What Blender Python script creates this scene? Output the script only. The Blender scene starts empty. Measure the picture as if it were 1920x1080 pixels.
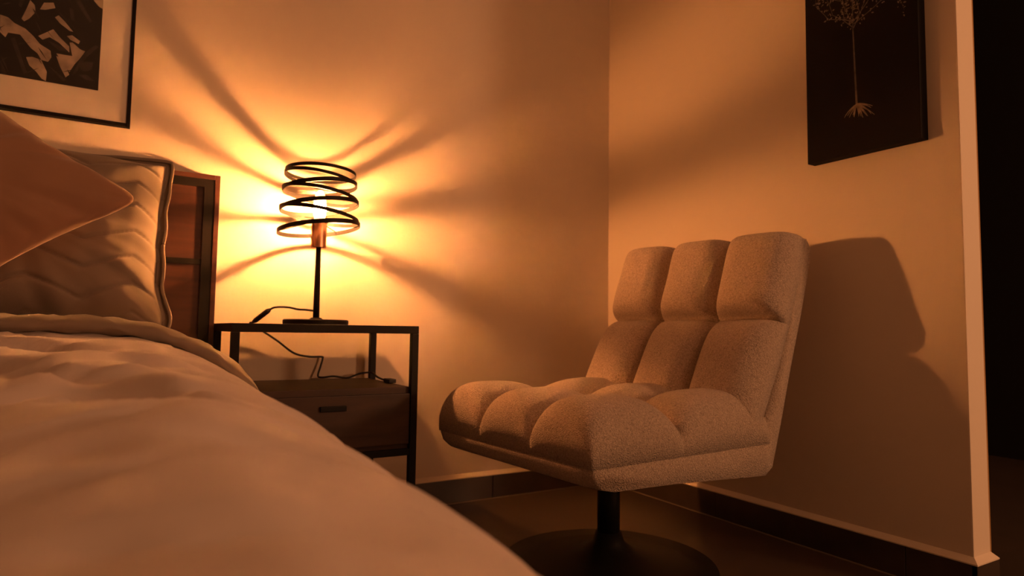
import bpy, bmesh, math, random
from mathutils import Vector, Matrix, noise
sc = bpy.context.scene
C = sc.collection
PI = math.pi

# ---------------------------------------------------------------- camera
CAM = Vector((-1.753, -2.135, 0.620))
YAW, PIT, ROL = (math.radians(a) for a in (30.872, 3.820, -0.821))
fw = Vector((math.sin(YAW)*math.cos(PIT), math.cos(YAW)*math.cos(PIT), math.sin(PIT)))
r0 = Vector((math.cos(YAW), -math.sin(YAW), 0)); d0 = fw.cross(r0)
rt = math.cos(ROL)*r0 + math.sin(ROL)*d0
dn = -math.sin(ROL)*r0 + math.cos(ROL)*d0
cam = bpy.data.cameras.new('camera'); co = bpy.data.objects.new('camera', cam); C.objects.link(co)
m = Matrix((rt, -dn, -fw)).transposed().to_4x4(); m.translation = CAM
co.matrix_world = m
cam.sensor_width = 36; cam.lens = 1208.3/1920*36; cam.clip_start = 0.005
cam.dof.use_dof = True; cam.dof.focus_distance = 1.38; cam.dof.aperture_fstop = 4.0
sc.camera = co

# ---------------------------------------------------------------- world, lights, exposure
w = bpy.data.worlds.new('world'); sc.world = w; w.use_nodes = True
w.node_tree.nodes['Background'].inputs[0].default_value = (1, .45, .2, 1)
w.node_tree.nodes['Background'].inputs[1].default_value = 0.0
BULB_COL = (1.0, 0.335, 0.090); BULB_POWER = 5000.0
ROOM_COL = (1.0, 0.44, 0.20); ROOM_POWER = 42.0
for nm, loc_, pw, sz in (('room_lamp_light', (.95, -3.60, 1.12), ROOM_POWER*2.1, .16), ('high_fill_light', (-.45, -3.05, 2.15), ROOM_POWER*.28, .22)):  # upper light is an added soft fill for the back wall, not a known lamp
    pl = bpy.data.lights.new(nm, 'POINT'); pl.energy = pw; pl.color = ROOM_COL; pl.shadow_soft_size = sz
    po = bpy.data.objects.new(nm, pl); C.objects.link(po); po.location = loc_
sc.view_settings.view_transform = 'Standard'; sc.view_settings.look = 'None'
sc.view_settings.gamma = 1; sc.view_settings.use_curve_mapping = False
sc.view_settings.exposure = 0.0
try:
    sc.cycles.max_bounces = 10; sc.cycles.diffuse_bounces = 6
except Exception: pass

# ---------------------------------------------------------------- materials
def mat(name, col, rough=.6, metal=0, bump=None, mottle=None, spec=None, wood=None, sheen=0):
    m = bpy.data.materials.new(name); m.use_nodes = True
    nt = m.node_tree; b = nt.nodes['Principled BSDF']
    b.inputs['Base Color'].default_value = (*col, 1); b.inputs['Roughness'].default_value = rough
    b.inputs['Metallic'].default_value = metal
    if spec is not None: b.inputs['Specular IOR Level'].default_value = spec
    if sheen: b.inputs['Sheen Weight'].default_value = sheen; b.inputs['Sheen Roughness'].default_value = .5
    tc = nt.nodes.new('ShaderNodeTexCoord')
    if mottle:
        sc_, amt = mottle
        n = nt.nodes.new('ShaderNodeTexNoise'); n.inputs['Scale'].default_value = sc_; n.inputs['Detail'].default_value = 4
        nt.links.new(tc.outputs['Object'], n.inputs['Vector'])
        r = nt.nodes.new('ShaderNodeValToRGB')
        r.color_ramp.elements[0].position = .3; r.color_ramp.elements[1].position = .7
        r.color_ramp.elements[0].color = (*[c*(1-amt) for c in col], 1)
        r.color_ramp.elements[1].color = (*[min(1, c*(1+amt)) for c in col], 1)
        nt.links.new(n.outputs['Fac'], r.inputs['Fac']); nt.links.new(r.outputs['Color'], b.inputs['Base Color'])
    if wood:
        dark, scale = wood
        mp = nt.nodes.new('ShaderNodeMapping'); mp.inputs['Scale'].default_value = scale
        n = nt.nodes.new('ShaderNodeTexNoise'); n.inputs['Scale'].default_value = 3; n.inputs['Detail'].default_value = 6
        n.inputs['Distortion'].default_value = .6
        nt.links.new(tc.outputs['Object'], mp.inputs['Vector']); nt.links.new(mp.outputs['Vector'], n.inputs['Vector'])
        r = nt.nodes.new('ShaderNodeValToRGB'); r.color_ramp.elements[0].position = .35; r.color_ramp.elements[1].position = .68
        r.color_ramp.elements[0].color = (*dark, 1); r.color_ramp.elements[1].color = (*col, 1)
        nt.links.new(n.outputs['Fac'], r.inputs['Fac']); nt.links.new(r.outputs['Color'], b.inputs['Base Color'])
    if bump:
        sc_, st, dist = bump
        n = nt.nodes.new('ShaderNodeTexNoise'); n.inputs['Scale'].default_value = sc_; n.inputs['Detail'].default_value = 3
        nt.links.new(tc.outputs['Object'], n.inputs['Vector'])
        bp = nt.nodes.new('ShaderNodeBump'); bp.inputs['Strength'].default_value = st; bp.inputs['Distance'].default_value = dist
        nt.links.new(n.outputs['Fac'], bp.inputs['Height']); nt.links.new(bp.outputs['Normal'], b.inputs['Normal'])
    return m

M = {}
M['plaster'] = mat('plaster', (.74, .645, .53), .75, bump=(60, .12, .004), spec=.25)
M['ceiling'] = mat('ceiling_paint', (.70, .66, .60), .8)
M['hall'] = mat('unlit_hall_black', (.012, .010, .009), .7, spec=.1)  # near-black colour stands in for the darkness of the unlit hall
M['skirt'] = mat('dark_skirting_tile', (.050, .036, .027), .35, mottle=(9, .2))
M['grout'] = mat('grout', (.20, .16, .12), .8)
M['black_metal'] = mat('black_metal', (.008, .007, .006), .5, spec=.2, bump=(400, .1, .0005))
M['black_satin'] = mat('black_satin_metal', (.008, .007, .006), .5, spec=.2)
M['frame'] = mat('black_frame_wood', (.006, .005, .005), .6, spec=.15)
M['canvas'] = mat('black_canvas', (.006, .005, .005), .75, bump=(900, .25, .0006), spec=.15)
M['mat_board'] = mat('picture_mat_board', (.84, .78, .70), .8, mottle=(3, .03))
M['print_dark'] = mat('print_dark_leaves', (.006, .005, .005), .6, mottle=(28, .7), spec=.2)
M['print_grey'] = mat('print_grey_leaves', (.040, .032, .027), .6, mottle=(40, .5), spec=.2)
M['print_light'] = mat('print_pale_gaps', (.46, .38, .30), .7, mottle=(30, .35))
M['gold_line'] = mat('tree_gold_line', (.24, .17, .11), .6, mottle=(60, .5))
M['gold_dim'] = mat('tree_dim_line', (.10, .075, .055), .6, mottle=(60, .5))
M['headboard_wood'] = mat('headboard_wood', (.066, .022, .011), .5, wood=((.038, .012, .006), (1.2, 8, 14)))
M['drawer_wood'] = mat('drawer_wood', (.060, .028, .017), .5, wood=((.034, .016, .010), (1.5, 8, 12)))
M['copper'] = mat('copper', (.80, .42, .26), .25, metal=1)
M['cord'] = mat('black_cord', (.012, .010, .010), .5)
M['chair_fabric'] = None
M['quilt'] = mat('taupe_quilt', (.23, .19, .155), .85, bump=(350, .25, .0008), mottle=(6, .06), sheen=.25, spec=.2)
M['duvet'] = mat('rose_taupe_bedspread', (.68, .60, .56), .85, bump=(300, .25, .0008), mottle=(5, .05), sheen=.25, spec=.2)
M['velvet'] = mat('rust_velvet', (.31, .18, .12), .85, bump=(500, .2, .0006), mottle=(8, .08), sheen=.35, spec=.15)
M['sheet'] = mat('mattress_sheet', (.42, .38, .34), .85)
M['bed_base'] = mat('bed_base_fabric', (.05, .04, .035), .8)
M['label_grey'] = mat('grey_label', (.10, .09, .08), .5)

def floor_mat():
    m = bpy.data.materials.new('dark_floor_tile'); m.use_nodes = True; nt = m.node_tree; b = nt.nodes['Principled BSDF']
    tc = nt.nodes.new('ShaderNodeTexCoord'); mp = nt.nodes.new('ShaderNodeMapping')
    mp.inputs['Location'].default_value = (.6, .62, 0)
    nt.links.new(tc.outputs['Object'], mp.inputs['Vector'])
    br = nt.nodes.new('ShaderNodeTexBrick'); br.offset = 0; br.inputs['Scale'].default_value = 1
    br.inputs['Brick Width'].default_value = .62; br.inputs['Row Height'].default_value = .62
    br.inputs['Mortar Size'].default_value = .0018; br.inputs['Mortar Smooth'].default_value = .3
    br.inputs['Color1'].default_value = (.062, .042, .030, 1); br.inputs['Color2'].default_value = (.056, .040, .029, 1)
    br.inputs['Mortar'].default_value = (.045, .034, .026, 1)
    nt.links.new(mp.outputs['Vector'], br.inputs['Vector'])
    n = nt.nodes.new('ShaderNodeTexNoise'); n.inputs['Scale'].default_value = 5; n.inputs['Detail'].default_value = 6
    nt.links.new(tc.outputs['Object'], n.inputs['Vector'])
    mx = nt.nodes.new('ShaderNodeMixRGB'); mx.blend_type = 'OVERLAY'; mx.inputs['Fac'].default_value = .3
    nt.links.new(br.outputs['Color'], mx.inputs['Color1']); nt.links.new(n.outputs['Fac'], mx.inputs['Color2'])
    nt.links.new(mx.outputs['Color'], b.inputs['Base Color'])
    b.inputs['Roughness'].default_value = .38; b.inputs['Specular IOR Level'].default_value = .35
    return m
M['floor'] = floor_mat()

def chair_mat():
    m = bpy.data.materials.new('boucle_fabric'); m.use_nodes = True; nt = m.node_tree; b = nt.nodes['Principled BSDF']
    b.inputs['Roughness'].default_value = .95; b.inputs['Specular IOR Level'].default_value = .1
    b.inputs['Sheen Weight'].default_value = .3; b.inputs['Sheen Roughness'].default_value = .6
    tc = nt.nodes.new('ShaderNodeTexCoord')
    n = nt.nodes.new('ShaderNodeTexNoise'); n.inputs['Scale'].default_value = 300; n.inputs['Detail'].default_value = 3
    n.inputs['Distortion'].default_value = 1.2
    v = nt.nodes.new('ShaderNodeTexVoronoi'); v.inputs['Scale'].default_value = 330
    nt.links.new(tc.outputs['Object'], n.inputs['Vector']); nt.links.new(tc.outputs['Object'], v.inputs['Vector'])
    r = nt.nodes.new('ShaderNodeValToRGB'); r.color_ramp.elements[0].position = .33; r.color_ramp.elements[1].position = .66
    r.color_ramp.elements[0].color = (.29, .22, .165, 1); r.color_ramp.elements[1].color = (.64, .52, .42, 1)
    nt.links.new(n.outputs['Fac'], r.inputs['Fac']); nt.links.new(r.outputs['Color'], b.inputs['Base Color'])
    ad = nt.nodes.new('ShaderNodeMath'); ad.operation = 'SUBTRACT'
    nt.links.new(n.outputs['Fac'], ad.inputs[0]); nt.links.new(v.outputs['Distance'], ad.inputs[1])
    bp = nt.nodes.new('ShaderNodeBump'); bp.inputs['Strength'].default_value = .75; bp.inputs['Distance'].default_value = .003
    nt.links.new(ad.outputs[0], bp.inputs['Height']); nt.links.new(bp.outputs['Normal'], b.inputs['Normal'])
    return m
M['chair_fabric'] = chair_mat()

def emis(name, col, st):
    m = bpy.data.materials.new(name); m.use_nodes = True; b = m.node_tree.nodes['Principled BSDF']
    b.inputs['Base Color'].default_value = (.8, .8, .8, 1); b.inputs['Emission Color'].default_value = (*col, 1)
    b.inputs['Emission Strength'].default_value = st; return m
def bulb_mat():
    # clear filament bulb: the glowing filament sits in the middle of the glass
    m = emis('glowing_bulb', BULB_COL, 1); nt = m.node_tree; b = nt.nodes['Principled BSDF']
    g = nt.nodes.new('ShaderNodeNewGeometry'); sx = nt.nodes.new('ShaderNodeSeparateXYZ')
    nt.links.new(g.outputs['Position'], sx.inputs[0])
    def mt(op, a, v):
        n = nt.nodes.new('ShaderNodeMath'); n.operation = op; nt.links.new(a, n.inputs[0]); n.inputs[1].default_value = v; return n.outputs[0]
    d = mt('SUBTRACT', sx.outputs['Z'], .983); d = mt('DIVIDE', d, .0115); d = mt('POWER', mt('ABSOLUTE', d, 0), 2.0)
    e = mt('MULTIPLY', d, -1); p = nt.nodes.new('ShaderNodeMath'); p.operation = 'EXPONENT'; nt.links.new(e, p.inputs[0])
    o = mt('ADD', mt('MULTIPLY', p.outputs[0], BULB_POWER), 14); nt.links.new(o, b.inputs['Emission Strength'])
    return m
M['bulb'] = bulb_mat()

# ---------------------------------------------------------------- helpers
def link(name, bm, m, parent=None, smooth=False):
    me = bpy.data.meshes.new(name)
    bmesh.ops.recalc_face_normals(bm, faces=bm.faces)
    bm.to_mesh(me); bm.free()
    if isinstance(m, (list, tuple)):
        for q in m: me.materials.append(q)
    else: me.materials.append(m)
    if smooth:
        for p in me.polygons: p.use_smooth = True
    o = bpy.data.objects.new(name, me); C.objects.link(o)
    if parent: o.parent = parent
    return o
def tag(o, label, cat, group=None):
    o['label'] = label; o['category'] = cat
    if group: o['group'] = group
    return o
def thing(name, label, cat, loc=(0, 0, 0), rz=0):
    o = bpy.data.objects.new(name, None); C.objects.link(o); o.location = loc; o.rotation_euler = (0, 0, rz)
    o.empty_display_size = .05
    return tag(o, label, cat)
def struct(name, bm, m, smooth=False):
    o = link(name, bm, m, None, smooth); o['kind'] = 'structure'; return o
def box(bm, a, b, bevel=0, seg=2):
    x0, y0, z0 = a; x1, y1, z1 = b
    r = bmesh.ops.create_cube(bm, size=1)
    for v in r['verts']:
        v.co = Vector(((x0+x1)/2 + v.co.x*(x1-x0), (y0+y1)/2 + v.co.y*(y1-y0), (z0+z1)/2 + v.co.z*(z1-z0)))
    if bevel:
        es = list({e for v in r['verts'] for e in v.link_edges})
        bmesh.ops.bevel(bm, geom=es, offset=bevel, segments=seg, affect='EDGES', profile=.7)
def lathe(bm, prof, n=48, c=(0, 0, 0)):
    rings = []
    for r, z in prof:
        if r < 1e-6: rings.append([bm.verts.new((c[0], c[1], c[2]+z))])
        else: rings.append([bm.verts.new((c[0]+r*math.cos(2*PI*i/n), c[1]+r*math.sin(2*PI*i/n), c[2]+z)) for i in range(n)])
    for A, B in zip(rings, rings[1:]):
        for i in range(n):
            j = (i+1) % n
            if len(A) == 1 and len(B) == 1: continue
            if len(A) == 1: bm.faces.new((A[0], B[i], B[j]))
            elif len(B) == 1: bm.faces.new((A[i], A[j], B[0]))
            else: bm.faces.new((A[i], A[j], B[j], B[i]))
def catmull(pts, n=8):
    P = [Vector(p) for p in pts]; P = [2*P[0]-P[1]] + P + [2*P[-1]-P[-2]]; out = []
    for i in range(1, len(P)-2):
        for k in range(n):
            t = k/n
            out.append(.5*((2*P[i]) + (P[i+1]-P[i-1])*t + (2*P[i-1]-5*P[i]+4*P[i+1]-P[i+2])*t*t + (3*P[i]-P[i-1]-3*P[i+1]+P[i+2])*t**3))
    out.append(P[-2]); return out
def tube(bm, pts, r, n=10, closed=False):
    rings = []; N = len(pts)
    up = Vector((0.13, .21, 1)).normalized()
    for i, p in enumerate(pts):
        t = (pts[min(i+1, N-1)] - pts[max(i-1, 0)]).normalized()
        a = t.cross(up)
        if a.length < .05: a = t.cross(Vector((1, 0, 0)))
        a.normalize(); b = t.cross(a)
        rr = r[i] if isinstance(r, (list, tuple)) else r
        rings.append([bm.verts.new(p + rr*(math.cos(2*PI*k/n)*a + math.sin(2*PI*k/n)*b)) for k in range(n)])
    for A, B in zip(rings, rings[1:]):
        for k in range(n):
            bm.faces.new((A[k], A[(k+1) % n], B[(k+1) % n], B[k]))
    bm.faces.new(rings[0]); bm.faces.new(rings[-1][::-1])

# ---------------------------------------------------------------- room
WE = -1.357       # end of the right wall
XL, YB, ZC = -4.3, -4.6, 2.6
bm = bmesh.new(); box(bm, (XL, YB, -.1), (2.2, .1, 0)); struct('floor', bm, M['floor'])
bm = bmesh.new(); box(bm, (XL-.1, YB-.1, ZC), (2.3, .1, ZC+.1)); struct('ceiling', bm, M['ceiling'])
bm = bmesh.new(); box(bm, (XL-.1, 0, 0), (0.0, .12, ZC)); struct('wall_back', bm, M['plaster'])
bm = bmesh.new(); box(bm, (0, WE, 0), (.083, .12, ZC), .004, 2); struct('wall_right', bm, M['plaster'])
bm = bmesh.new(); box(bm, (XL-.1, YB, 0), (XL, 0, ZC)); struct('wall_left', bm, M['plaster'])
bm = bmesh.new(); box(bm, (XL-.1, YB-.1, 0), (2.3, YB, ZC)); struct('wall_front', bm, M['plaster'])
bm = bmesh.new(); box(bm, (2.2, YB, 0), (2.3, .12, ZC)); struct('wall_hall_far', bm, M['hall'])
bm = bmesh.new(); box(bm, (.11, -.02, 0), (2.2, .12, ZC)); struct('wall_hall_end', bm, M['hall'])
bm = bmesh.new(); box(bm, (.083, WE+.008, 0), (.108, -.02, ZC), .002, 1)
struct('trim_1', bm, mat('oak_jamb', (.42, .25, .10), .5, wood=((.34, .19, .07), (10, 10, 1))))
# dark tile skirting with a pale sloped plaster top
SK, PR = .084, .013
def skirt(name, segs):
    bm = bmesh.new(); gap = .0012
    for a, b in segs: box(bm, a, b, .001, 1)
    struct(name, bm, M['skirt'])
ys = [0, -.585, -1.205, WE-PR]
segs = [((-PR, ys[i+1]+.001, 0), (0, ys[i]-.001, SK)) for i in range(3)]
segs.append(((-PR, WE-PR, 0), (.083+PR, WE, SK)))
skirt('baseboard_right', segs)
xs = [-PR, -.555, -1.175, -1.795, -2.415, -3.035, -3.655, XL]
skirt('baseboard_back', [((xs[i+1]+.001, -PR, 0), (xs[i]-.001, 0, SK)) for i in range(7)])
def slope(name, L):   # L: list of (outer, inner) ground points
    bm = bmesh.new(); R = []
    for o, i in L:
        R.append([bm.verts.new((*o, SK)), bm.verts.new((*i, SK)), bm.verts.new((*i, SK+.016)), bm.verts.new((*o, SK+.003))])
    for A, B in zip(R, R[1:]):
        for k in range(4): bm.faces.new((A[k], A[(k+1) % 4], B[(k+1) % 4], B[k]))
    bm.faces.new(R[0]); bm.faces.new(R[-1][::-1]); struct(name, bm, M['plaster'])
slope('trim_2', [((XL, -PR), (XL, 0)), ((-PR, -PR), (0, 0)), ((-PR, WE-PR), (0, WE)), ((.083+PR, WE-PR), (.083, WE))])
# grout line between skirting and floor
bm = bmesh.new()
box(bm, (XL, -PR-.004, 0), (-PR, -PR+.001, .003)); box(bm, (-PR-.004, WE-PR, 0), (-PR+.001, -PR, .003))
struct('trim_3', bm, M['grout'])

# ---------------------------------------------------------------- bed
bed = thing('bed', 'wide bed with dark wood and black metal panelled headboard against the back wall', 'bed', (-2.38, 0, 0))
BX = 2.38
def b2(bm, a, b, bv=0, s=2): box(bm, (a[0]+BX, a[1], a[2]), (b[0]+BX, b[1], b[2]), bv, s)
BL, BR = -3.23, -1.53
bm = bmesh.new(); b2(bm, (BL, -2.15, .10), (-1.60, -.12, .30), .01); link('bed_base', bm, M['bed_base'], bed)
bm = bmesh.new(); b2(bm, (BL+.05, -2.12, .30), (-1.62, -.12, .515), .05, 4); link('mattress', bm, M['sheet'], bed, True)
hb = bmesh.new(); e = .014    # wooden outer border
b2(hb, (BR-e, -.064, .0), (BR, -.015, 1.068), .002); b2(hb, (BL, -.064, .0), (BL+e, -.015, 1.068), .002)
b2(hb, (BL+e, -.064, 1.068-e), (BR-e, -.015, 1.068), .002)
hbo = link('headboard', hb, M['headboard_wood'], bed)
bm = bmesh.new(); g = .028; zt = 1.068-e
b2(bm, (BR-e-g, -.062, .25), (BR-e, -.025, zt)); b2(bm, (BL+e, -.062, .25), (BL+e+g, -.025, zt))
b2(bm, (BL+e+g, -.062, zt-.024), (BR-e-g, -.025, zt)); b2(bm, (BL+e+g, -.060, .801), (BR-e-g, -.025, .817))
b2(bm, (BL+e+g, -.062, .25), (BR-e-g, -.025, .28))
link('headboard_frame', bm, M['black_metal'], hbo)
for z0, z1 in ((.28, .801), (.817, zt-.024)):
    bm = bmesh.new()
    b2(bm, (BL+e+g, -.055, z0), (BR-e-g, -.025, z1)); link('headboard_panel', bm, M['headboard_wood'], hbo)
for x in (BL+.1, -1.72):
    for y in (-.25, -2.05):
        bm = bmesh.new(); b2(bm, (x-.03, y-.03, 0), (x+.03, y+.03, .10), .004); link('leg', bm, M['black_metal'], bed)

# bedspread: a cross-section (x against drop) swept along the bed, with soft puckers
SEC = [(-1.86, 0), (-1.79, .003), (-1.73, .010), (-1.68, .024), (-1.63, .043), (-1.59, .066), (-1.555, .094), (-1.525, .130), (-1.505, .17),
       (-1.492, .22), (-1.486, .28), (-1.484, .34)]
def lerp(a, b, t): return a+(b-a)*t
def table(tb, x):
    if x <= tb[0][0]: return tb[0][1]
    for (a, p), (b, q) in zip(tb, tb[1:]):
        if x <= b:
            t = (x-a)/(b-a); return lerp(p, q, t*t*(3-2*t) if False else t)
    return tb[-1][1]
TOP = [(-2.3, .548), (-1.95, .553), (-1.75, .561), (-1.2, .583), (-.9, .594), (-.6, .604), (-.45, .604)]
SHF = [(-2.3, .035), (-1.75, .032), (-1.2, .024), (-.6, .0), (-.45, .0)]
sec = catmull([(x, 0, z) for x, z in SEC], 6)
flat = [Vector((x, 0, 0)) for x in [-3.2+i*.02 for i in range(67)]]
left = [Vector((-3.27, 0, .30)), Vector((-3.265, 0, .15)), Vector((-3.25, 0, .05)), Vector((-3.225, 0, .012))]
SECTION = left + flat + sec
def bed_top(x, y):
    s = table(SHF, y); T = table(TOP, y)
    d = 0
    for a, b in zip(sec, sec[1:]):
        if a.x <= x-s <= b.x: d = lerp(a.z, b.z, (x-s-a.x)/max(1e-6, b.x-a.x)); break
    return T-d
DENTS = [(-1.756, -1.851, .017, .018, .0050), (-1.772, -1.680, .024, .028, .0050), (-1.668, -1.800, .014, .022, .0035), (-1.679, -1.925, .009, .012, .0031), (-1.695, -1.699, .022, .018, .0045),
         (-1.682, -1.376, .045, .022, .0080), (-1.712, -1.862, .014, .014, .0030), (-1.850, -1.357, .050, .030, .0085), (-1.816, -.900, .070, .030, .010), (-1.700, -.70, .050, .022, .008),
         (-1.803, -1.750, .016, .020, .0030), (-1.684, -1.080, .050, .022, .008), (-1.640, -1.500, .022, .024, .0040), (-1.93, -.72, .05, .03, .008), (-2.0, -1.1, .07, .03, .010), (-1.78, -1.12, .04, .02, .007)]
def wrinkle(x, y):
    n = noise.noise(Vector((x*5+5+y*2, y*8.0, .3)))*.009 + noise.noise(Vector((x*11+y*3, y*20, 4.3)))*.007
    n -= max(0, noise.noise(Vector((x*8+y*4+3, y*11, 8.1)))-.08)*.075
    # quilting seams that run across the bed in a shallow zigzag
    tri = abs(((x*2.6) % 1)-.5)*2
    q = abs(((y*5.2 + tri*.45) % 1)-.5)*2
    f = min(1, max(.35, (y+2.0)/.5))
    dd = sum(d*math.exp(-((x-a+.35*(y-b))/sx)**2-((y-b)/sy)**2) for a, b, sx, sy, d in DENTS)
    return -dd + (n - .008*math.exp(-((1-q)/.16)**2))*f
bm = bmesh.new(); rows = []
NY = 190
for j in range(NY+1):
    y = lerp(-2.24, -.46, j/NY); s = table(SHF, y); T = table(TOP, y); row = []
    for k, p in enumerate(SECTION):
        x, d = p.x, p.z
        if x > -1.9: x += s
        elif x > -2.3: x += s*(x+2.3)/.4
        z = T - d; wz = wrinkle(x, y)
        fall = min(1, max(0, (d-.1)/.15))
        z += wz*(1-fall); x += (noise.noise(Vector((y*7, z*2, 9)))*.012 + .004)*fall
        nearf = min(1, max(0, (-.75-y)/.7)); lx = max(0, -1.70-x)
        z -= nearf*min(.10, .02*lx/.1 + .22*lx*lx)
        row.append(bm.verts.new((x, y, z)))
    rows.append(row)
for A, B in zip(rows, rows[1:]):
    for a, b, c_, d_ in zip(A, A[1:], B[1:], B): bm.faces.new((a, b, c_, d_))
sp = link('bedspread', bm, M['duvet'], None, True)
so = sp.modifiers.new('thickness', 'SOLIDIFY'); so.thickness = .012; so.offset = -1
tag(sp, 'rosy taupe quilted bedspread covering the bed in the foreground', 'bedspread')
# folded-back edge of the bedspread: a soft flattened roll following the section
bm = bmesh.new(); rows = []
path = [p for p in SECTION if p.z < .2 or p.x < -2]
for k, p in enumerate(path):
    t = k/(len(path)-1)
    nxt = path[min(k+1, len(path)-1)]; prv = path[max(k-1, 0)]
    dx, dz = nxt.x-prv.x, -(nxt.z-prv.z); L = math.hypot(dx, dz) or 1; nx, nz = -dz/L, dx/L
    if nz < 0: nx, nz = -nx, -nz
    th = .034*(1+.12*noise.noise(Vector((p.x*9, 2, 1)))); wd = .085
    cy = -.535 + .010*noise.noise(Vector((p.x*4, 8, 1)))
    row = []
    n = 22
    for i in range(n):
        a = 2*PI*i/n; ca, sa = math.cos(a), math.sin(a)
        yy = cy + wd*math.copysign(abs(ca)**.8, ca)
        hh = th*.5 + th*.55*math.copysign(abs(sa)**.75, sa)
        pk = .004*noise.noise(Vector((p.x*26, a*1.6, 3))) + .0025*math.sin(p.x*70+a*3)*noise.noise(Vector((p.x*5, 1, a)))
        hh += pk*2.2 - .0045*math.exp(-((abs(((p.x*5.5+ca*.35) % 1)-.5)*2-1)/.14)**2)*(1 if sa > 0 else 0)
        row.append(bm.verts.new((p.x + nx*hh, yy, .603 - p.z + nz*hh)))
    rows.append(row)
for A, B in zip(rows, rows[1:]):
    n = len(A)
    for i in range(n): bm.faces.new((A[i], A[(i+1) % n], B[(i+1) % n], B[i]))
bm.faces.new(rows[0]); bm.faces.new(rows[-1][::-1])
fo = link('folded_edge', bm, M['quilt'], sp, True); fo['label'] = 'thick folded-back hem'

# ---------------------------------------------------------------- pillows
def pillow(name, W, H, T, m, edge=.0, quilt=None, nu=110, nv=110, pinch=.07, seed=0, puck=.006, full=2.2, corner=.05, wob=0):
    """closed pillow in the local XZ plane, front towards -Y"""
    bm = bmesh.new(); F = [[None]*(nv+1) for _ in range(nu+1)]; Bk = [[None]*(nv+1) for _ in range(nu+1)]
    for i in range(nu+1):
        u = -math.cos(PI*i/nu)*.35 + (2*i/nu-1)*.65
        for j in range(nv+1):
            v = -math.cos(PI*j/nv)*.35 + (2*j/nv-1)*.65
            x = W/2*u*(1-pinch*(1-v*v)**1*abs(u)); z = H/2*v*(1-pinch*(1-u*u)*abs(v))
            # soften corners
            cr = (abs(u)*abs(v))**6; x *= 1-corner*cr; z *= 1-corner*cr
            x += wob*noise.noise(Vector((2, v*3.2, seed)))*abs(u)**4*(1 if u > 0 else -1); z += wob*noise.noise(Vector((u*3.2, 5, seed)))*abs(v)**4*(1 if v > 0 else -1)
            uu, vv = min(1, abs(u)/(1-edge)), min(1, abs(v)/(1-edge))
            e = max(0, 1-uu**full)**.62*max(0, 1-vv**full)**.62
            rim = max(0, 1-abs(u)**30)*max(0, 1-abs(v)**30)
            h = T/2*e + .006*rim
            # puckers that fan in from the rim
            rr = max(abs(u), abs(v)); a = math.atan2(v, u)
            pk = noise.noise(Vector((a*5.5+seed, rr*1.8, seed)))*puck*rr**2*rim*1.6 + noise.noise(Vector((u*2.2, v*2.2, seed+7)))*puck*.9*rim
            y = -(h + pk)
            if quilt:
                per, spc, amp = quilt
                tri = abs(((x/per+.32) % 1)-.5)*2
                q = (z + amp*tri)/spc; g = abs((q % 1)-.5)*2    # 1 at seam
                y -= .011*(1-g**9)*e**.5 - .007
                # fine creases running down from seams
                y -= .003*noise.noise(Vector((x*30, z*9, seed)))*rim
            F[i][j] = bm.verts.new((x, y if rim > 1e-6 else 0, z))
            if rim <= 1e-6: Bk[i][j] = F[i][j]
            else: Bk[i][j] = bm.verts.new((x, (T*.32*e + .006*rim), z))
    for i in range(nu):
        for j in range(nv):
            bm.faces.new((F[i][j], F[i+1][j], F[i+1][j+1], F[i][j+1]))
            bm.faces.new((Bk[i][j], Bk[i][j+1], Bk[i+1][j+1], Bk[i+1][j]))
    return link(name, bm, m, None, True)
p1 = pillow('pillow', .66, .50, .23, M['quilt'], edge=.06, quilt=(.20, .066, .045), nu=170, nv=150, seed=3, puck=.016, pinch=.09, corner=.05, full=4.2, wob=.010)
p1.location = (-1.980, -.275, .825); p1.rotation_euler = (math.radians(-16), 0, math.radians(0))
bm = bmesh.new(); rim = []
for k in range(240):
    a = 2*PI*k/240; c, s_ = math.cos(a), math.sin(a); g = max(abs(c), abs(s_)); u, v = c/g, s_/g
    x = .33*u*(1-.09*(1-v*v)*abs(u)); z = .25*v*(1-.09*(1-u*u)*abs(v)); cr = (abs(u)*abs(v))**6
    x *= 1-.05*cr; z *= 1-.05*cr
    x += .010*noise.noise(Vector((2, v*3.2, 3)))*abs(u)**4*(1 if u > 0 else -1); z += .010*noise.noise(Vector((u*3.2, 5, 3)))*abs(v)**4*(1 if v > 0 else -1)
    rim.append(Vector((x, -.003, z)))
tube(bm, rim+[rim[0]], .0045, 8); link('piping', bm, M['quilt'], p1, True)
tag(p1, 'large taupe quilted pillow with zigzag stitching leaning on the headboard', 'pillow')
p2 = pillow('cushion', .50, .50, .20, M['velvet'], nu=100, nv=100, pinch=.12, seed=11, puck=.012, full=1.8, corner=.11)
p2.data.transform(Matrix.Diagonal((1, 1, .74, 1)) @ Matrix.Rotation(math.radians(45), 4, 'Y'))
p2.location = (-2.065, -.490, .885); p2.rotation_euler = (math.radians(-18), math.radians(-2), math.radians(-4))
tag(p2, 'smooth rust-brown velvet cushion standing on its corner before the quilted pillow', 'cushion')

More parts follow.
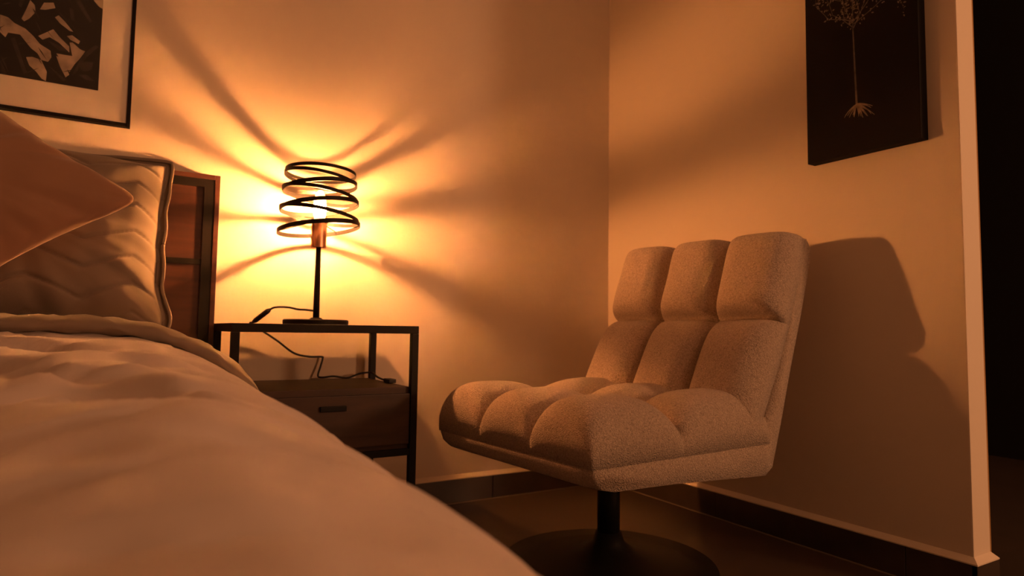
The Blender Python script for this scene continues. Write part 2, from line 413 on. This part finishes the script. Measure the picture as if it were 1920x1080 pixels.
# ---------------------------------------------------------------- nightstand
NX0, NX1, NY0, NY1, NZ = -1.528, -1.032, -.415, -.035, .630
ns = thing('nightstand', 'black metal framed nightstand with a dark wooden drawer beside the bed', 'nightstand', ((NX0+NX1)/2, (NY0+NY1)/2, 0))
def nb(name, a, b, m, bv=.0015, parent=None):
    bm = bmesh.new(); ox, oy = (NX0+NX1)/2, (NY0+NY1)/2
    box(bm, (a[0]-ox, a[1]-oy, a[2]), (b[0]-ox, b[1]-oy, b[2]), bv, 2); return link(name, bm, m, parent or ns)
t = .020
for x in (NX0, NX1-t):
    for y in (NY0, NY1-t): nb('leg', (x, y, 0), (x+t, y+t, NZ-.022), M['black_metal'])
nb('tabletop', (NX0, NY0, NZ-.022), (NX1, NY1, NZ), M['black_metal'], .002)
cab = nb('drawer_case', (NX0+t, NY0+.016, .285), (NX1-t, NY1-.002, .458), M['drawer_wood'])
dr = nb('drawer', (NX0+t+.004, NY0+.004, .300), (NX1-t-.002, NY0+.018, .440), M['drawer_wood'], .002, None)
nb('handle', (-1.305, NY0-.004, .400), (-1.235, NY0+.006, .414), M['black_metal'], .002, dr)
nb('bottom_rail', (NX0+t, NY0+.002, .268), (NX1-t, NY0+t, .286), M['black_metal'])
nb('bottom_rail', (NX0+t, NY1-t, .268), (NX1-t, NY1-.002, .286), M['black_metal'])

# ---------------------------------------------------------------- lamp
LX, LY, LZ = -1.262, -.168, NZ
lamp = thing('table_lamp', 'lit table lamp with a black spiral ribbon shade and copper socket on the nightstand', 'lamp', (LX, LY, LZ))
bm = bmesh.new(); lathe(bm, [(0, 0), (.092, 0), (.095, .003), (.095, .013), (.092, .016), (.02, .017), (.014, .022), (0, .022)], 64); link('base', bm, M['black_satin'], lamp, False)
bm = bmesh.new(); lathe(bm, [(0, .017), (.0095, .017), (.0090, .08), (.0072, .235), (0, .235)], 24); link('pole', bm, M['black_satin'], lamp, True)
bm = bmesh.new(); lathe(bm, [(0, .232), (.021, .232), (.0225, .234), (.0225, .308), (.019, .310), (.019, .295), (0, .295)], 40); link('socket', bm, M['copper'], lamp, False)
bm = bmesh.new(); lathe(bm, [(0, .296), (.010, .297), (.014, .312), (.0175, .335), (.0175, .378), (.013, .398), (.006, .409), (0, .410)], 32); link('bulb', bm, M['bulb'], lamp, True)
# ribbon shade: seven rings, alternately tilted, touching at the sides
ax = Vector((math.sin(math.radians(14)), math.cos(math.radians(14)), 0))      # tilt axis
sd = Vector((ax.y, -ax.x, 0))
zr = [1.092, 1.072, 1.047, 1.024, .989, .962, .922]
tl = [1, 7.5, -7, 7.5, -7.5, 8, -7.5]
rd = [.103, .105, .108, .110, .114, .116, .120]
hh = [.010, .010, .0125, .011, .0125, .011, .013]
bm = bmesh.new()
for k in range(7):
    R = rd[k]; T = math.tan(math.radians(tl[k])); n = 96; A = []
    for i in range(n):
        a = 2*PI*i/n; c, s = math.cos(a), math.sin(a)
        base = sd*(c*R) + ax*(s*R); z = zr[k] - LZ - T*c*R - math.tan(math.radians(2.2))*s*R
        out = base.normalized()
        th = .0010; h = hh[k]*.5
        A.append([bm.verts.new((*(base+out*th).xy, z-h)), bm.verts.new((*(base+out*th).xy, z+h)),
                  bm.verts.new((*(base-out*th).xy, z+h)), bm.verts.new((*(base-out*th).xy, z-h))])
    for i in range(n):
        P, Q = A[i], A[(i+1) % n]
        for q in range(4): bm.faces.new((P[q], P[(q+1) % 4], Q[(q+1) % 4], Q[q]))
sh = link('lamp_shade', bm, M['black_satin'], lamp)
bm = bmesh.new()
zs = .310
lathe(bm, [(.019, zs-.002), (.025, zs-.002), (.025, zs+.001), (.019, zs+.001), (.019, zs-.002)], 32)
for a in (50, 170, 290):
    d = Vector((math.cos(math.radians(a)), math.sin(math.radians(a)), 0))
    c_ = d.dot(sd); zt = zr[6]-LZ - math.tan(math.radians(tl[6]))*c_*rd[6]
    tube(bm, [d*.022+Vector((0, 0, zs)), d*.07+Vector((0, 0, (zs+zt)/2)), d*.1195+Vector((0, 0, zt))], .0016, 8)
link('shade_ring', bm, M['black_satin'], sh)
def loc(p): return Vector(p) - Vector((LX, LY, LZ))
bm = bmesh.new()
tube(bm, catmull([loc(p) for p in [(-1.266, -.164, .672), (-1.290, -.15, .675), (-1.310, -.14, .676), (-1.333, -.135, .681), (-1.356, -.13, .682), (-1.374, -.12, .680), (-1.384, -.11, .674)]]), .0031)
tube(bm, catmull([loc(p) for p in [(-1.424, -.068, .6345), (-1.428, -.045, .634), (-1.420, -.030, .628), (-1.393, -.024, .612), (-1.344, -.022, .580), (-1.291, -.020, .541), (-1.244, -.018, .529), (-1.203, -.018, .528),
                                   (-1.199, -.018, .521), (-1.206, -.020, .495), (-1.214, -.025, .468), (-1.205, -.04, .463), (-1.17, -.045, .466), (-1.125, -.05, .461), (-1.085, -.055, .474), (-1.05, -.07, .477), (-1.054, -.13, .468), (-1.056, -.20, .463), (-1.058, -.235, .465)]], 10), .0031)
cd = link('cord', bm, M['cord'], lamp, True)
bm = bmesh.new()
P = [loc((-1.384, -.11, .674)), loc((-1.390, -.106, .669)), loc((-1.418, -.076, .641)), loc((-1.424, -.068, .636))]
tube(bm, P, [.0045, .0075, .0075, .0045], 14); link('switch', bm, M['cord'], cd, True)
bm = bmesh.new(); box(bm, loc((-1.070, -.285, .459)), loc((-1.047, -.235, .471)), .003); link('plug', bm, M['cord'], cd)

# ---------------------------------------------------------------- lounge chair
ch = thing('lounge_chair', 'beige boucle armless lounge chair with tufted cushions on a black pedestal', 'chair', (-.612, -.751, 0), math.radians(5))
W = .62
def frame_shell():
    # side profile, x rearward
    outer = [(-.350, .335), (-.342, .313), (-.322, .296), (-.285, .287), (-.10, .280), (.18, .262), (.250, .258), (.284, .278), (.325, .385), (.377, .535), (.432, .680), (.480, .825), (.485, .865), (.462, .893), (.435, .893)]
    inner = [(.418, .86), (.365, .648), (.292, .465), (.245, .362), (.0, .358), (-.342, .352), (-.351, .346)]
    prof = outer + inner
    bm = bmesh.new(); n = len(prof); K = 10; rows = []
    for k in range(K+1):
        # rounded sides: shrink the section near both ends
        t = k/K; s = -math.cos(PI*t)
        y = (W/2-.001)*s; e = 1-(abs(s)**8)
        shr = .004*(1-math.sqrt(max(0, 1-abs(s)**14)))
        row = []
        for i, (x, z) in enumerate(prof):
            px, pz = prof[i-1]; qx, qz = prof[(i+1) % n]
            tx, tz = qx-px, qz-pz; L = math.hypot(tx, tz); nx, nz = -tz/L, tx/L
            row.append(bm.verts.new((x+nx*shr, y, z+nz*shr)))
        rows.append(row)
    for A, B in zip(rows, rows[1:]):
        for i in range(n): bm.faces.new((A[i], A[(i+1) % n], B[(i+1) % n], B[i]))
    bm.faces.new(rows[0]); bm.faces.new(rows[-1][::-1])
    bmesh.ops.triangulate(bm, faces=[f for f in bm.faces if len(f.verts) > 4])
    return bm
shell = link('shell', frame_shell(), M['chair_fabric'], ch, True)
def cushion(name, curve, Wd, cells_u, v_breaks, H, c0=.50, ed=7, res=26, pw=2.2, pv=(2.2, 2.2), base=.012):
    """tufted pad. curve(v) -> (x, z, nx, nz, thickness factor) for v in 0..1; u across the width"""
    def cs(t): return .5*(1-math.cos(PI*t))
    us = []
    for c in range(cells_u):
        for k in range(res): us.append((c+ (.55*cs(k/res)+.45*k/res))/cells_u)
    us.append(1)
    vs = []
    for a, b in zip(v_breaks, v_breaks[1:]):
        for k in range(res): vs.append(a+(b-a)*(.55*cs(k/res)+.45*k/res))
    vs.append(1)
    def cp(s, first, last, p=pw):
        # s in -1..1 in the cell; the outer side of an edge cell is nearly flat
        a = abs(s); f = 1
        if (first and s < 0) or (last and s > 0): f = .16
        return 1-f*(1-max(0, 1-a**p)**.55)
    bm = bmesh.new(); G = []
    for v in vs:
        j = max(i for i in range(len(v_breaks)-1) if v >= v_breaks[i]-1e-9)
        sv = 2*(v-v_breaks[j])/(v_breaks[j+1]-v_breaks[j])-1
        cv = cp(sv, j == 0, j == len(v_breaks)-2, pv[0] if (j == 0 or sv > 0) else pv[1])
        x, z, nx, nz, th = curve(v); row = []
        ev = max(0, 1-abs(2*v-1)**(ed*1.6))**.42
        for u in us:
            i = min(cells_u-1, int(u*cells_u+1e-9)); su = 2*(u*cells_u-i)-1
            cu = cp(su, i == 0, i == cells_u-1)
            eu = max(0, 1-abs(2*u-1)**(ed*1.6))**.42
            edge = eu*ev
            h = H*th*edge*(c0+(1-c0)*cu*cv)
            # swell sideways just above the seam
            y = (u-.5)*Wd*(1 + 0*.02)
            sw = .007*math.sin(PI*min(1, h/(H*th+1e-6)))*abs(2*u-1)**6
            y += sw*(1 if u > .5 else -1)
            h += noise.noise(Vector((u*5, v*5, H*10)))*.004*edge
            sv2 = .005*math.sin(PI*min(1, h/(H*th+1e-6)))*(2*v-1)**6*(1 if v > .5 else -1)
            row.append(bm.verts.new((x+nx*(h-base)+nz*sv2, y, z+nz*(h-base)-nx*sv2)))
        G.append(row)
    for A, B in zip(G, G[1:]):
        for a, b, c_, d_ in zip(A, A[1:], B[1:], B): bm.faces.new((a, b, c_, d_))
    # flat underside
    g0 = [bm.verts.new((v.co.x, v.co.y*.97, v.co.z)) for v in ()]
    loop = G[0] + [r[-1] for r in G[1:-1]] + G[-1][::-1] + [r[0] for r in G[-2:0:-1]]
    bm.faces.new(loop[::-1])
    bmesh.ops.triangulate(bm, faces=[f for f in bm.faces if len(f.verts) > 4])
    return link(name, bm, M['chair_fabric'], ch, True)
def seat_curve(v):     # v = 0 at the front, 1 at the rear
    x = lerp(-.353, .270, v); z = .354 - .002*v
    return x, z, -.10*(1-v), 1, 1.0
cushion('seat_cushion', seat_curve, W, 3, [0, .46, 1], .138, c0=.36, ed=9, pw=2.5, pv=(2.5, 2.5))
def back_curve(v):     # v = 0 at the seat, 1 at the top
    x = lerp(.205, .437, v) + .020*math.sin(PI*v); z = lerp(.385, .893, v)
    tx, tz = .230 + .020*PI*math.cos(PI*v), .508; L = math.hypot(tx, tz)
    return x, z, -tz/L, tx/L + .15*max(0, v-.85)/.15, 1.0
cushion('backrest_cushion', back_curve, W, 3, [0, .53, 1], .110, c0=.20, ed=9, pw=3.6, pv=(3.2, 9), base=.020)
bm = bmesh.new(); lathe(bm, [(0, .085), (.030, .085), (.030, .283), (0, .283)], 40); link('post', bm, M['black_satin'], ch, True)
bm = bmesh.new(); lathe(bm, [(0, 0), (.283, 0), (.285, .004), (.283, .008), (.20, .014), (.12, .024), (.07, .040), (.042, .062), (.034, .088), (0, .088)], 96)
link('pedestal_base', bm, M['black_satin'], ch, True)
bm = bmesh.new(); box(bm, (-.15, -.13, .262), (.15, .13, .289), .004); link('seat_plate', bm, M['black_metal'], ch)
bm = bmesh.new(); lathe(bm, [(0, 0), (.012, 0), (.012, .012), (0, .012)], 20, (.17, -.285, .262)); link('glide', bm, M['black_metal'], ch)
bm = bmesh.new(); box(bm, (-.018, -.0335, .215), (.006, -.029, .262), .001); o = link('tag', bm, M['label_grey'], ch); o['label'] = 'small grey tag'

# ---------------------------------------------------------------- framed leaf print on the back wall
FX, FZ = -1.768, 1.184      # lower right outer corner
pic = thing('framed_picture', 'black framed leaf photograph with wide pale mat above the bed', 'picture', (FX-.33, -.003, FZ))
OX, OZ = FX-.33, FZ
def pb(name, a, b, m, bv=0, parent=None):
    bm = bmesh.new(); box(bm, (a[0]-OX, a[1]+.003, a[2]-OZ), (b[0]-OX, b[1]+.003, b[2]-OZ), bv, 1); return link(name, bm, m, parent or pic)
fwid, FW, FH = .010, .66, .88
bm = bmesh.new()
def q(a, b): box(bm, (a[0]-OX, a[1]+.003, a[2]-OZ), (b[0]-OX, b[1]+.003, b[2]-OZ), .001, 1)
q((FX-fwid, -.026, FZ), (FX, -.003, FZ+FH)); q((FX-FW, -.026, FZ), (FX-FW+fwid, -.003, FZ+FH))
q((FX-FW+fwid, -.026, FZ), (FX-fwid, -.003, FZ+fwid)); q((FX-FW+fwid, -.026, FZ+FH-fwid), (FX-fwid, -.003, FZ+FH))
link('frame', bm, M['frame'], pic)
mb = pb('mat_board', (FX-FW+fwid, -.0215, FZ+fwid), (FX-fwid, -.006, FZ+FH-fwid), M['mat_board'])
PX1, PZ0 = -1.849, 1.275; PX0, PZ1 = -2.345, 1.975
LIGHT = [[(-2.074, 1.433), (-2.057, 1.43), (-2.043, 1.418), (-2.019, 1.409), (-2.001, 1.393), (-1.986, 1.375), (-1.962, 1.362), (-1.959, 1.344), (-1.966, 1.33), (-1.981, 1.332), (-1.99, 1.348), (-2.005, 1.359), (-2.018, 1.375), (-2.03, 1.39), (-2.055, 1.389), (-2.06, 1.375), (-2.072, 1.386)], [(-2.029, 1.434), (-2.019, 1.466), (-2.013, 1.49), (-2.002, 1.478), (-2.0, 1.46), (-2.012, 1.439), (-2.023, 1.428)], [(-1.991, 1.47), (-1.983, 1.491), (-1.962, 1.497), (-1.957, 1.483), (-1.979, 1.472)], [(-1.957, 1.457), (-1.949, 1.465), (-1.933, 1.45), (-1.914, 1.427), (-1.923, 1.428), (-1.945, 1.443)], [(-1.991, 1.396), (-1.959, 1.423), (-1.943, 1.404), (-1.921, 1.384), (-1.92, 1.367), (-1.945, 1.389), (-1.966, 1.399), (-1.981, 1.388)], [(-1.928, 1.412), (-1.916, 1.417), (-1.897, 1.405), (-1.9, 1.396), (-1.919, 1.403)], [(-1.921, 1.395), (-1.914, 1.397), (-1.896, 1.382), (-1.884, 1.379), (-1.895, 1.356), (-1.906, 1.338), (-1.917, 1.313), (-1.933, 1.332), (-1.949, 1.358), (-1.932, 1.358), (-1.913, 1.359)], [(-2.014, 1.332), (-2.001, 1.336), (-1.981, 1.332), (-1.967, 1.302), (-1.968, 1.276), (-1.978, 1.281), (-1.99, 1.297), (-2.006, 1.311)], [(-1.949, 1.351), (-1.942, 1.349), (-1.924, 1.323), (-1.917, 1.305), (-1.925, 1.296), (-1.939, 1.323)], [(-1.872, 1.53), (-1.849, 1.537), (-1.849, 1.51), (-1.859, 1.515)]]
GREY = [[(-1.915, 1.518), (-1.903, 1.521), (-1.872, 1.467), (-1.878, 1.463)], [(-2.049, 1.374), (-2.041, 1.38), (-2.01, 1.292), (-2.016, 1.284)], [(-1.962, 1.318), (-1.953, 1.312), (-1.922, 1.289), (-1.931, 1.284)], [(-1.972, 1.39), (-1.932, 1.377), (-1.926, 1.369), (-1.944, 1.367)], [(-1.894, 1.341), (-1.882, 1.351), (-1.864, 1.352), (-1.866, 1.332), (-1.881, 1.321), (-1.893, 1.326)], [(-1.896, 1.31), (-1.877, 1.314), (-1.858, 1.299), (-1.88, 1.299)], [(-1.889, 1.368), (-1.863, 1.402), (-1.853, 1.4), (-1.88, 1.363), (-1.905, 1.308), (-1.911, 1.307)], [(-2.068, 1.312), (-2.059, 1.296), (-2.052, 1.276), (-2.06, 1.274)], [(-1.926, 1.492), (-1.917, 1.491), (-1.912, 1.458), (-1.921, 1.459)], [(-2.035, 1.484), (-2.026, 1.486), (-2.031, 1.463), (-2.037, 1.469)]]
rnd = random.Random(5)
for _ in range(46):        # the rest of the print, above and to the left
    cx, cz = rnd.uniform(PX0+.07, PX1-.07), rnd.uniform(PZ0+.05, PZ1-.07)
    if cx > -2.09 and cz < 1.54: continue
    a = rnd.uniform(.3, 1.3)*rnd.choice((-1, 1)); L, Wd = rnd.uniform(.03, .06), rnd.uniform(.006, .016)
    pg = [(cx+math.cos(a)*L*s-math.sin(a)*Wd*t, cz+math.sin(a)*L*s+math.cos(a)*Wd*t) for s, t in ((-1, 0), (-.4, 1), (.4, .9), (1, 0), (.4, -.8), (-.4, -1))]
    (LIGHT if rnd.random() < .5 else GREY).append(pg)
rv = random.Random(9)
for _ in range(150):       # thin leaf veins and blades
    cx, cz = rv.uniform(PX0+.03, PX1-.02), rv.uniform(PZ0+.02, PZ1-.03)
    a = rv.choice((-.95, -.75, -1.15, .75, .5)) + rv.uniform(-.12, .12); L, Wd = rv.uniform(.010, .030), rv.uniform(.0008, .0026)
    pg = [(cx+math.cos(a)*L*s-math.sin(a)*Wd*t, cz+math.sin(a)*L*s+math.cos(a)*Wd*t) for s, t in ((-1, 0), (-.3, .9), (1, 0), (-.3, -.9))]
    if all(PX0 < p[0] < PX1-.002 and PZ0+.002 < p[1] < PZ1 for p in pg): GREY.append(pg)
bm = bmesh.new()
def rect(bm, y, x0, z0, x1, z1, mi):
    f = bm.faces.new([bm.verts.new((x-OX, y, z-OZ)) for x, z in ((x0, z0), (x1, z0), (x1, z1), (x0, z1))]); f.material_index = mi
box(bm, (PX0-OX, -.0195, PZ0-OZ), (PX1-OX, -.015, PZ1-OZ))
for mi, dy, L in ((1, -.0199, LIGHT), (2, -.0201, GREY)):
    for pg in L:
        f = bm.faces.new([bm.verts.new((x-OX, dy-.0000015*L.index(pg), z-OZ)) for x, z in pg]); f.material_index = mi
pr = link('leaf_print', bm, [M['print_dark'], M['print_light'], M['print_grey']], pic)
# picture glass, a thin pane inside the frame
gm = bpy.data.materials.new('picture_glass'); gm.use_nodes = True; nt = gm.node_tree; nt.nodes.remove(nt.nodes['Principled BSDF'])
tr = nt.nodes.new('ShaderNodeBsdfTransparent'); gl = nt.nodes.new('ShaderNodeBsdfGlossy'); gl.inputs['Roughness'].default_value = .03
mx = nt.nodes.new('ShaderNodeMixShader'); fr = nt.nodes.new('ShaderNodeFresnel'); fr.inputs['IOR'].default_value = 1.45
mx.inputs[0].default_value = .05; nt.links.new(tr.outputs[0], mx.inputs[1]); nt.links.new(gl.outputs[0], mx.inputs[2])
nt.links.new(mx.outputs[0], nt.nodes['Material Output'].inputs[0])
pb('glass', (FX-FW+fwid, -.0250, FZ+fwid), (FX-fwid, -.0242, FZ+FH-fwid), gm)

# ---------------------------------------------------------------- canvas with a tree and its roots on the right wall
CY0, CY1, CZ0, CZ1, CT = -.965, -1.284, 1.126, 1.98, .035
cv = thing('canvas_picture', 'black canvas of a bare tree with glowing roots on the right wall', 'picture', (-.001, (CY0+CY1)/2, CZ0))
oy = (CY0+CY1)/2
bm = bmesh.new(); box(bm, (-CT, CY1-oy, 0), (0, CY0-oy, CZ1-CZ0), .002, 2); link('canvas', bm, M['canvas'], cv)
def stroke(bm, pts, w0, w1, y=-CT-.0007):
    n = len(pts); L = []
    for i, p in enumerate(pts):
        a = pts[max(0, i-1)]; b = pts[min(n-1, i+1)]; dx, dz = b[0]-a[0], b[1]-a[1]; l = math.hypot(dx, dz) or 1
        w_ = lerp(w0, w1, i/(n-1))/2
        L.append((bm.verts.new((y, p[0]-oy-dz/l*w_, p[1]-CZ0+dx/l*w_)), bm.verts.new((y, p[0]-oy+dz/l*w_, p[1]-CZ0-dx/l*w_))))
    for A, B in zip(L, L[1:]): bm.faces.new((A[0], A[1], B[1], B[0]))
rnd = random.Random(2)
TY, TZ = -1.112, 1.473
bm = bmesh.new(); stroke(bm, [(TY, 1.76), (TY, TZ), (TY-.003, 1.36), (-1.118, 1.262)], .0025, .0060); link('tree_trunk', bm, M['gold_dim'], cv)
bm = bmesh.new(); bl = bmesh.new()
def branch(y, z, a, L, w_, d):
    pts = [(y, z)]; aa = a
    for k in range(4):
        aa += rnd.uniform(-.14, .14); y += math.cos(aa)*L/4; z += math.sin(aa)*L/4; pts.append((y, z))
    if any(p[1] < CZ0 + .325 or p[0] > CY0-.03 or p[0] < CY1+.03 or p[1] > CZ1-.04 for p in pts): return
    stroke(bm, pts, w_, w_*.6)
    for p in pts[1:]:
        for _ in range(2 if d < 3 else 3):
            ly, lz = p[0]+rnd.uniform(-.014, .014), p[1]+rnd.uniform(-.014, .014); r = rnd.uniform(.0014, .0032)
            ro = rnd.uniform(0, PI)
            f = [bl.verts.new((-CT-.0009, ly-oy+math.cos(ro+k*PI/3)*r*(1.5 if k % 3 == 0 else .8), lz-CZ0+math.sin(ro+k*PI/3)*r*(1.5 if k % 3 == 0 else .8))) for k in range(6)]
            bl.faces.new(f)
    if d:
        for s in (-1, 1): branch(y, z, aa+s*rnd.uniform(.25, .6), L*rnd.uniform(.6, .8), w_*.65, d-1)
        if rnd.random() < .5: branch(*pts[2], a-rnd.choice((-1, 1))*.7, L*.6, w_*.6, d-1)
for a in (28, 48, 68, 92, 112, 132, 152): branch(TY, TZ+rnd.uniform(0, .03), math.radians(a), .085, .0028, 3)
for k in range(5): branch(TY, TZ+.06+k*.045, math.radians(90+(-1)**k*40), .07, .002, 3)
link('tree_branches', bm, M['gold_dim'], cv); o = link('tree_leaves', bl, mat('leaf_gold', (.17, .12, .08), .6, mottle=(50, .6)), cv); o['kind'] = 'stuff'
bm = bmesh.new()
for a, L in ((-172, .050), (-160, .046), (-148, .062), (-140, .070), (-132, .058), (-124, .054), (-116, .052), (-106, .046), (-97, .042), (-86, .040), (-75, .038), (-62, .034), (-48, .044), (-35, .040), (-25, .05)):
    aa = math.radians(a); y, z = -1.118+rnd.uniform(-.004, .004), 1.262; pts = [(y, z)]
    for k in range(5):
        y += math.cos(aa)*L/5; z += math.sin(aa)*L/5*.85; aa += (math.radians(-92)-aa)*.13 + rnd.uniform(-.08, .08); pts.append((y, z))
    stroke(bm, pts, .0058, .0012, -CT-.0008-.00001*abs(a))
link('tree_roots', bm, M['gold_line'], cv)
